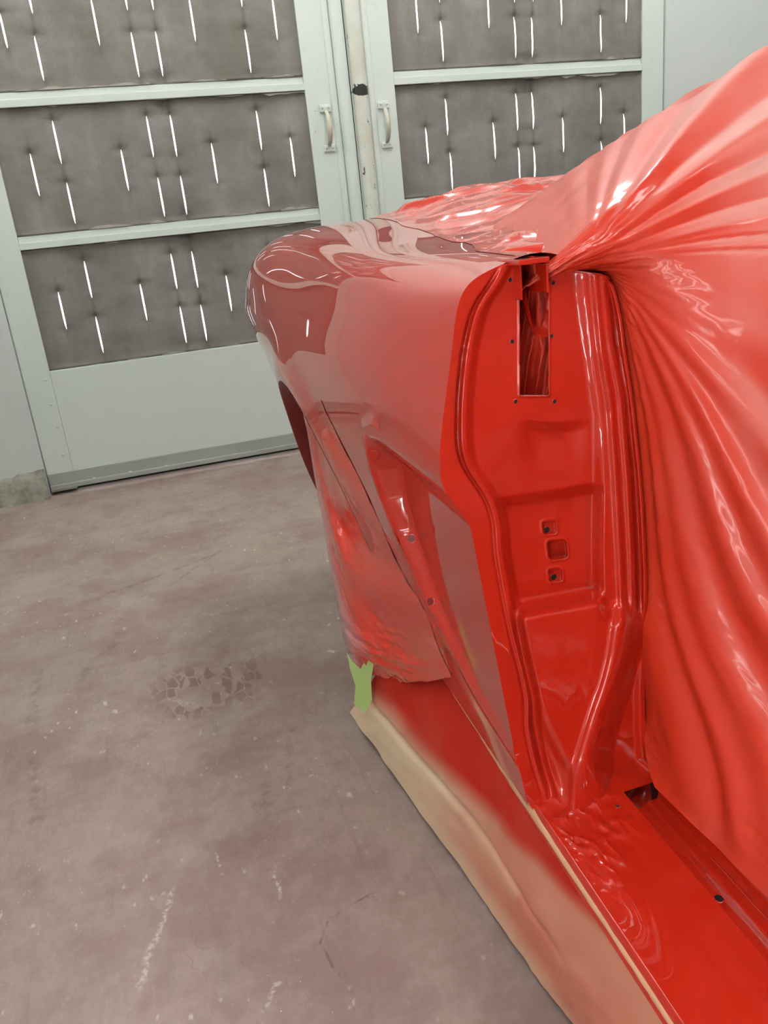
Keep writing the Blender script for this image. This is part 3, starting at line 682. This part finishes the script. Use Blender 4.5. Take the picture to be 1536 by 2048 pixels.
R = np.array(rows); NR, NC = 420, 190
tr = np.linspace(0, len(rows)-1, NR); tc = np.concatenate([np.linspace(0, 2.1, 150), np.linspace(2.2, 12, 40)])
G1 = natspline(np.arange(len(rows)), R, tr)
G2 = natspline(np.array([0, 1, 2, 6, 12.]), G1.transpose(1, 0, 2), tc).transpose(1, 0, 2)
du = np.gradient(G2, axis=0); dv = np.gradient(G2, axis=1); nrm = np.cross(du, dv); nrm /= np.linalg.norm(nrm, axis=-1, keepdims=True) + 1e-9
nrm *= np.sign((nrm*(CAM - G2)).sum(-1, keepdims=True))
T, Cc = np.meshgrid(tr, tc, indexing='ij')
# folds run out from the gather at the head of the pillar; each (row, width, height in mm, start)
def projv(Pt):
    q = Pt - CAM; fw = q[..., 0]*math.sin(YAW) + q[..., 1]*math.cos(YAW); x = q[..., 0]*math.cos(YAW) - q[..., 1]*math.sin(YAW)
    c = np.maximum(fw*math.cos(PITCH) - q[..., 2]*math.sin(PITCH), .05); y = fw*math.sin(PITCH) + q[..., 2]*math.cos(PITCH)
    return 768 + FPX*(x*_rt[0] + y*_up[0])/c, 1024 + FPX*(x*_rt[1] + y*_up[1])/c
pu, pv = projv(G2)
dz = np.zeros_like(T)
def radial(ou, ov_, lst, sel):
    th = np.degrees(np.arctan2(pv - ov_, pu - ou)); r = np.hypot(pv - ov_, pu - ou); out = np.zeros_like(r)
    th = th + 1.6*np.sin(r/130.) 
    for a0, w, am in lst: out += .001*am*np.exp(-((th-a0)/w)**2)
    return out*np.clip(r/360., 0, 2.2)**1.25*ss(12, 110, r)*sel(th)
dz += radial(1165, 522, [(-125,6,1.8),(-110,5,-2.6),(-97,5,2.8),(-85,4,-2.8),(-76,3,2.6),(-70,2.2,-2.4),(-64,2.4,2.2),(-57,2.6,-3.4),(-50.5,2.6,4.6),(-44,2.6,-5.0),(-37,3.0,5.0),(-31,2.0,-3.4),(-25,2.6,3.0),(-19,1.6,-1.8),(-13,2,1.2),(-8,.7,-1.5),(-3,.6,-1.0)], lambda th: (1-ss(2, 12, th)))
dz += radial(1232, 548, [(25,8,1.0),(40,6,-1.0),(47,5,1.4),(53.5,3.2,-3.0),(58.5,2.4,2.4),(62.5,1.8,-1.2),(66,2.2,2.4),(70.5,2.2,-3.2),(74.5,1.8,1.8),(78.5,1.4,2.8),(81,1.2,-3.4),(84,1.6,2.0),(88,2,-1.6)], lambda th: ss(2, 14, th))
dzf = dz.copy(); gT = np.gradient(dzf, axis=0)/(np.linalg.norm(np.gradient(G2, axis=0), axis=-1) + 1e-6)
dz += .0014*noise2(T*1.6, Cc*.8, 51)*ss(.2, .8, Cc) + .0003*noise2(T*9, Cc*2.2, 52)
edgew = np.exp(-Cc/.10)*(T > 6.5)          # crumpled taped edge beside the pillar flange
dz += edgew*(.003*np.abs(noise2(T*26, Cc*22, 53)) + .002*noise2(T*9, Cc*10, 54)) + .0022*np.exp(-((Cc-.25)/.08)**2)*(T > 7.3)*np.abs(noise2(T*7, Cc*5, 58))
gath = np.exp(-Cc/.35)*np.exp(-((T-5.5)/1.6)**2)
dz += gath*(.007*noise2(T*6, Cc*3, 55) + .003*np.abs(noise2(T*18, Cc*14, 56)))
dz *= (T > 2.2)*ss(2.2, 3.2, T) if True else 1
dz *= 1 - .85*ss(len(rows)-2.1, len(rows)-1.1, T)
G3 = G2 + nrm*dz[..., None]
d1 = np.linalg.norm(G3 - np.array([.44, .67, .90]), axis=-1)
thg = np.degrees(np.arctan2(pv - 540, pu - 1225)); rg = np.hypot(pv - 540, pu - 1225)
pink = np.interp(thg, [-180, -70, -45, -30, -18, -5, 15, 35, 48, 56, 62, 70, 80, 100, 180], [.22, .38, .55, .58, .40, .20, .10, .14, .30, .42, .46, .46, .30, .1, .1])
ov = 1.0 - pink*ss(70, 420, rg)*(1 + .25*ss(420, 750, rg)) + .08*noise2(T*1.3, Cc*3, 59) - .24*np.tanh(gT/.10)*ss(60, 260, rg)
dj = segd(G3[..., 0], G3[..., 2], [(.44,.88),(.47,.66),(.485,.5),(.484,.33)])
ov = np.maximum(ov, 1.05 - ss(.015, .11, dj)*.95)
ov = np.maximum(ov, (1.0 - ss(.05, .19, G3[..., 2] - .335)*.9))
grid('draped_film', G3, M_SHEET, sheet, attr={'overspray': np.clip(ov, 0, 1)})
# rear deck film: crumpled, wet with paint
ny2, nx2 = 240, 240
Yd = np.linspace(.69, 2.16, ny2); tq = np.linspace(0, 1, nx2)
xl = np.interp(Yd, [.69, .78, .85, 1.0, 1.2, 1.4, 1.7, 2.16], [.345, .352, .365, .400, .43, .455, .50, .60])
xl = xl + .012*noise2(Yd*9, Yd*0, 61)
Xd = xl[:, None] + (1.75 - xl[:, None])*(tq**1.8)[None, :]; Yd2 = np.repeat(Yd[:, None], nx2, 1)
secz = np.array([np.interp(Xd[i], P[j, :120, 0][::-1], P[j, :120, 2][::-1]) for i, j in enumerate(np.clip(((Yd - YJ)/(2.3-YJ)*(NY-1)).round().astype(int), 0, NY-1))])
inn_ = Xd - xl[:, None]
cr = np.abs(noise2(Xd*4 + Yd2*2, Yd2*5, 62, 3)); cr2 = noise2(Xd*7 + Yd2*3, Yd2*24, 63, 2); cr3 = noise2(Xd*20, Yd2*60, 64, 2)
cr4 = 1 - np.abs(noise2(Xd*5 + Yd2*4, Yd2*9 - Xd*2, 65, 2))
zd = secz + .0006 - .08*(1-ss(.695, .745, Yd2))*ss(.0, .02, inn_) + ss(0, .05, inn_)*(.016*cr + .0032*cr2 + .0009*cr3 + .010*cr4**5 - .004) + .016*ss(.02, .22, inn_) + .010*np.exp(-((Yd2-1.5)/.3)**2)*ss(.03, .12, inn_)
ovd = 1.0 - .15*ss(.06, .4, inn_)*ss(.75, 1.1, Yd2)
grid('deck_film', np.stack([Xd, Yd2, zd], -1), M_DECKFILM, sheet, attr={'overspray': np.clip(ovd, 0, 1)})
# film poking through the belt slot
us = np.linspace(1036, 1102, 40); vs = np.linspace(512, 800, 120); F = np.zeros((120, 40, 3))
for i, v in enumerate(vs):
    t = (v-512)/288
    for j, u in enumerate(us):
        q = (u-1036)/66
        yy = .716 - .030*(1-t)**2*(.4 + .6*math.sin(q*3.1)) - .018*math.exp(-((q - .45 - .35*t)/.13)**2)*(1-t*.6) + .012*abs(math.sin(q*9 + t*4))*(.3 + .7*t)
        F[i, j] = at_y(u + 6*math.sin(t*5), v, yy)
F[..., 1] += .003*noise2(np.repeat(np.linspace(0, 6, 120)[:, None], 40, 1), np.repeat(np.linspace(0, 5, 40)[None], 120, 0), 66)
grid('slot_film', F, M_SHEET, sheet, attr={'overspray': np.full((120, 40), .97)})

# ------------------------------------------------------------------ MASKING PAPER along the rocker
mp = empty('masking_paper', (.33, .9, 0)); tag(mp, 'long sheet of tan masking paper hanging below the red rocker to the floor', 'masking paper')
tops = [at_z(u, v, .309) for u, v in ((829,1256),(905,1373),(975,1481),(1057,1611),(1200,1829),(1340,2042),(1480,2255),(1620,2470))]
bots = [at_z(u, v, z) for u, v, z in ((698,1425,.03),(760,1510,.025),(850,1635,.02),(960,1790,.02),(1055,1925,.02),(1142,2050,.02),(1225,2170,.02),(1310,2290,.02))]
K = 8; n1, n2 = 200, 80
tp = natspline(np.arange(K), np.array(tops), np.linspace(0, K-1, n1)); bt = natspline(np.arange(K), np.array(bots), np.linspace(0, K-1, n1))
q = np.linspace(0, 1, n2)[None, :, None]; PP = tp[:, None]*(1-q) + bt[:, None]*q
A2, Q2 = np.meshgrid(np.linspace(0, K-1, n1), np.linspace(0, 1, n2), indexing='ij')
crease = .55 + .18*ss(0, 2.6, 2.6-A2)                             # fold that runs along the paper
bul = .008*np.sin(Q2*math.pi)*(.6 + .4*np.sin(A2*1.9)) - .006*np.exp(-((Q2-crease)/.03)**2)*(1-ss(3.2, 4.6, A2)) + .010*noise2(A2*1.1, Q2*2.2, 81)*np.sin(Q2*math.pi)
PP[..., 0] -= bul; PP[..., 2] = np.maximum(PP[..., 2] + .3*bul*0, .006)
PP[..., 0] += .004*noise2(A2*2.3, Q2*4, 82)*Q2
wob = .10*noise2(A2*.9, Q2*1.2, 83)
lim = np.interp(A2, [0, .6, 1.2, 2, 3, 4, 5, 7], [.78, .62, .55, .50, .40, .16, .08, .05])
ovp = 1 - ss(-.20, .17, Q2 + wob - lim)
wash = .62*ss(1.2, 3.2, A2)*(1 - .45*ss(.80, 1.02, Q2 + wob*.6)) + .10*noise2(A2*1.7, Q2*3, 86)
ovp = np.maximum(ovp, wash)
ovp = ovp - .16*np.exp(-((Q2-crease-.05)/.06)**2)*(A2 < 3.4)
grid('paper', PP, M_PAPER, mp, attr={'overspray': np.clip(ovp, .03, 1)})
paper_bvh = BVHTree.FromPolygons([tuple(p) for p in PP.reshape(-1, 3)], [tuple(f) for f in (lambda i: np.stack([i[:-1,:-1], i[1:,:-1], i[1:,1:], i[:-1,1:]], -1).reshape(-1, 4))(np.arange(PP.shape[0]*PP.shape[1]).reshape(PP.shape[:2]))])
# back flap of the paper, rising behind the wheel film
fp = [[at_y(716,1205,1.40), at_y(735,1240,1.35), at_y(800,1300,1.22)], [at_y(728,1290,1.37), at_y(765,1310,1.31), at_y(830,1330,1.16)],
      [at_y(745,1350,1.35), at_y(790,1370,1.27), at_y(850,1375,1.12)], [at_y(740,1420,1.33), at_y(800,1440,1.22), at_y(870,1440,1.08)], [at_y(722,1450,1.36), at_y(790,1520,1.20), at_y(900,1500,1.03)]]
fp = np.array(fp); f1 = natspline(np.arange(5.), fp, np.linspace(0, 4, 60)); f2 = natspline(np.arange(3.), f1.transpose(1, 0, 2), np.linspace(0, 2, 50)).transpose(1, 0, 2)
a_, b_ = np.meshgrid(np.linspace(0, 4, 60), np.linspace(0, 2, 50), indexing='ij')
grid('paper_flap', f2, M_PAPER, mp, attr={'overspray': np.clip(.03 + ss(.35, 1.0, b_ + .1*noise2(a_*2, b_*2, 84)), 0, 1)})
# tan tape edge where the paper is stuck to the body
nT = 120; tt = np.linspace(0, 5.5, nT); tl = natspline(np.arange(K), np.array(tops), tt); Q = np.zeros((nT, 4, 3))
for j, (dx_, dz_) in enumerate(((-.0045, -.004), (-.0055, .002), (-.004, .008), (.0, .011))):
    wv = .0008*noise2(tt*5, tt*0 + j, 85); Q[:, j] = tl + np.stack([dx_*np.interp(tt, [0, 2.8, 3.4, 6], [1, 1, .55, .5]) + wv, 0*tt, dz_*np.interp(tt, [0, 1, 2.8, 3.4, 6], [1.1, 1.1, .95, .42, .36]) + wv], -1)
grid('tape_edge', Q, M_TAPE, mp)
# torn lime tape at the rear corner of the paper
gt = empty('lime_tape', (.28, 1.4, .03)); tag(gt, 'torn lime green masking tape at the rear corner of the masking paper', 'masking tape')
poly = [(694,1306),(704,1322),(721,1338),(727,1326),(733,1331),(741,1300),(746,1296),(747,1330),(742,1360),(744,1400),(730,1426),(708,1408),(711,1372),(700,1338)]
bm = bmesh.new(); fr = [bm.verts.new(at_y(u, v, 1.285 - .0007*(u-694))) for u, v in poly]; bm.faces.new(fr)
ext = bmesh.ops.solidify(bm, geom=bm.faces[:], thickness=.0012); bmesh.ops.triangulate(bm, faces=bm.faces[:])
bm_obj('tape_strip', bm, M_GREEN, gt)

# ------------------------------------------------------------------ WHEEL COVER film
wf = empty('wheel_cover_film', (.33, 1.3, .3)); tag(wf, 'thin oversprayed plastic film hung over the rear wheel opening of the red car', 'plastic film')
W_ = [[(600,790,1.60),(604,795,1.52),(606,792,1.46),(612,800,1.42),(618,806,1.38)],
     [(612,850,1.66),(617,850,1.52),(627,850,1.43),(640,852,1.36),(652,868,1.29)],
     [(630,960,1.66),(632,950,1.52),(650,950,1.40),(672,955,1.30),(688,968,1.20)],
     [(646,1045,1.60),(648,1045,1.47),(672,1050,1.35),(704,1060,1.24),(728,1080,1.15)],
     [(660,1130,1.56),(662,1125,1.44),(694,1135,1.31),(736,1150,1.20),(768,1165,1.11)],
     [(682,1225,1.50),(680,1215,1.40),(716,1220,1.27),(766,1225,1.18),(806,1235,1.10)],
     [(702,1300,1.46),(698,1290,1.36),(742,1295,1.23),(796,1290,1.14),(838,1285,1.07)],
     [(718,1345,1.44),(712,1330,1.34),(764,1350,1.19),(822,1355,1.09),(872,1352,1.01)]]
W = [list(r) for r in W_]
Wc = np.array([[at_y(*p) for p in r] for r in W])
def onto(bvh, u, v, lift):
    p, n_ = cast(bvh, u, v); d = ray(u, v); d /= np.linalg.norm(d)
    return None if p is None else np.array(p) - d*lift*1.5 + np.array([-lift, 0, 0])
for i, (u, v) in enumerate(((642,800),(680,880),(728,975),(772,1075),(816,1165),(852,1226),(874,1288),(904,1352))):
    hs_ = [h for h in (onto(from_pan, u, v, .0006), onto(paper_bvh, u, v, .0006)) if h is not None]; q_ = min(hs_, key=lambda p: np.linalg.norm(p - CAM)) if hs_ else None
    if i < 6: q_ = onto(from_pan, u, v, .0006)
    if q_ is not None: Wc[i, 4] = q_
    q2 = onto(from_pan if i < 6 else paper_bvh, W[i][3][0], W[i][3][1], .02) if i else None
    if q2 is not None: Wc[i, 3] = Wc[i, 3]*.65 + q2*.35
for k_, (u, v) in ((2, (764, 1352)), (3, (824, 1362))):
    q_ = onto(paper_bvh, u, v, .003)
    if q_ is not None: Wc[7, k_] = q_
n1, n2 = 240, 130
W1 = natspline(np.arange(len(W)), Wc, np.linspace(0, len(W)-1, n1)); W2 = natspline(np.arange(5.), W1.transpose(1, 0, 2), np.linspace(0, 4, n2)).transpose(1, 0, 2)
a_, b_ = np.meshgrid(np.linspace(0, 7, n1), np.linspace(0, 4, n2), indexing='ij')
diag = b_*1.6 - a_*.55
wr = .007*noise2(diag*.8, a_*.4, 71, 1) + .0016*noise2(diag*5, a_*.8, 72)*ss(2, 5, a_) + .011*ss(4.6, 6.6, a_)*noise2(a_*3.4 - b_*1.3, diag*.8, 73, 3)
W2[..., 0] -= wr*ss(0, .4, b_)*(1-ss(3.0, 3.9, b_)); W2[..., 2] += .004*noise2(a_*4, b_*4, 74)
ovw = .25 + .75*ss(.15, 1.6, b_ - .32*np.clip(a_-3.6, 0, 9)) + .12*noise2(diag*2, a_, 75) - .22*np.exp(-((b_-1.0)/.4)**2)*(a_ < 5)
ovw = np.where(a_ < 3, np.maximum(ovw, .45), ovw)
ovw = np.maximum(ovw, ss(5.0, 6.6, a_)*ss(.8, 1.6, b_))
grid('film', W2, M_WHEELFILM, wf, attr={'overspray': np.clip(ovw, .12, 1)})

# ------------------------------------------------------------------ LIGHTS
LAMPS = {}
def lamp(kind, x, y, z, label, group, tubes, rad, rot=(0, 0, 0)):
    if kind not in LAMPS:
        r = empty(kind, (0, 0, 0)); bm = bmesh.new(); box(bm, -.16, .16, -.62, .62, 0, .07, .01)
        me = bpy.data.meshes.new('housing'); bm.to_mesh(me); bm.free(); link('housing', me, M_HOUSING, r, False)
        for k in tubes:
            bm = bmesh.new(); tube(bm, [(k, -.58, -.022), (k, .58, -.022)], rad, 8)
            me = bpy.data.meshes.new('tube'); bmesh.ops.recalc_face_normals(bm, faces=bm.faces[:]); bm.to_mesh(me); bm.free(); link('tube', me, M_TUBE, r, True)
        LAMPS[kind] = r
    else:
        r = LAMPS[kind].copy(); C.objects.link(r)
        for ch in list(LAMPS[kind].children):
            c = ch.copy(); C.objects.link(c); c.parent = r
    r.location = (x, y, z); r.rotation_euler = rot; return tag(r, label, kind.replace('_', ' '), group)
CL = 'white fluorescent ceiling fixture with four bare tubes'
for x, y in ((-.5, -.7), (1.0, -.7), (2.5, -.7), (-.5, 2.75), (1.1, 2.75), (2.7, 2.75)): lamp('ceiling_light', x, y, ZC-.075, CL, 'fluorescent lights on the booth ceiling', (-.1, -.033, .033, .1), .019)
WL = 'white fluorescent fixture with two bare tubes lying level on the left wall'
for y, z in ((-.92, .26), (-.92, .68), (-.92, 1.10), (-.3, 2.3)):
    lamp('wall_light', XL+.08, y, z, WL, 'level lights on the left wall', (-.07, .07), .013, (0, -math.pi/2, 0))
w = bpy.data.worlds.new('daylight'); sc.world = w; w.use_nodes = True
w.node_tree.nodes['Background'].inputs[0].default_value = (.93, .96, 1., 1); w.node_tree.nodes['Background'].inputs[1].default_value = 3.2

# ------------------------------------------------------------------ CAMERA + view
cam = bpy.data.cameras.new('camera'); co = bpy.data.objects.new('camera', cam); C.objects.link(co)
cam.sensor_fit = 'VERTICAL'; cam.sensor_height = 36.; cam.lens = FPX/2048*36.; cam.clip_start = .02
fwd = Vector(ray(768, 1024)).normalized(); upv = Vector(ray(768, 0) - ray(768, 2048)).normalized(); rgt = fwd.cross(upv).normalized(); upv = rgt.cross(fwd)
co.matrix_world = Matrix(((rgt.x, upv.x, -fwd.x, 0), (rgt.y, upv.y, -fwd.y, 0), (rgt.z, upv.z, -fwd.z, H), (0, 0, 0, 1)))
sc.camera = co
sc.view_settings.view_transform = 'Standard'; sc.view_settings.look = 'None'; sc.view_settings.gamma = 1.; sc.view_settings.use_curve_mapping = False
sc.view_settings.exposure = 0.08
sc.cycles.use_denoising = True
sc.cycles.max_bounces = 6; sc.cycles.diffuse_bounces = 3; sc.cycles.glossy_bounces = 3; sc.cycles.use_adaptive_sampling = True; sc.cycles.adaptive_threshold = .035; sc.cycles.sample_clamp_indirect = 8.
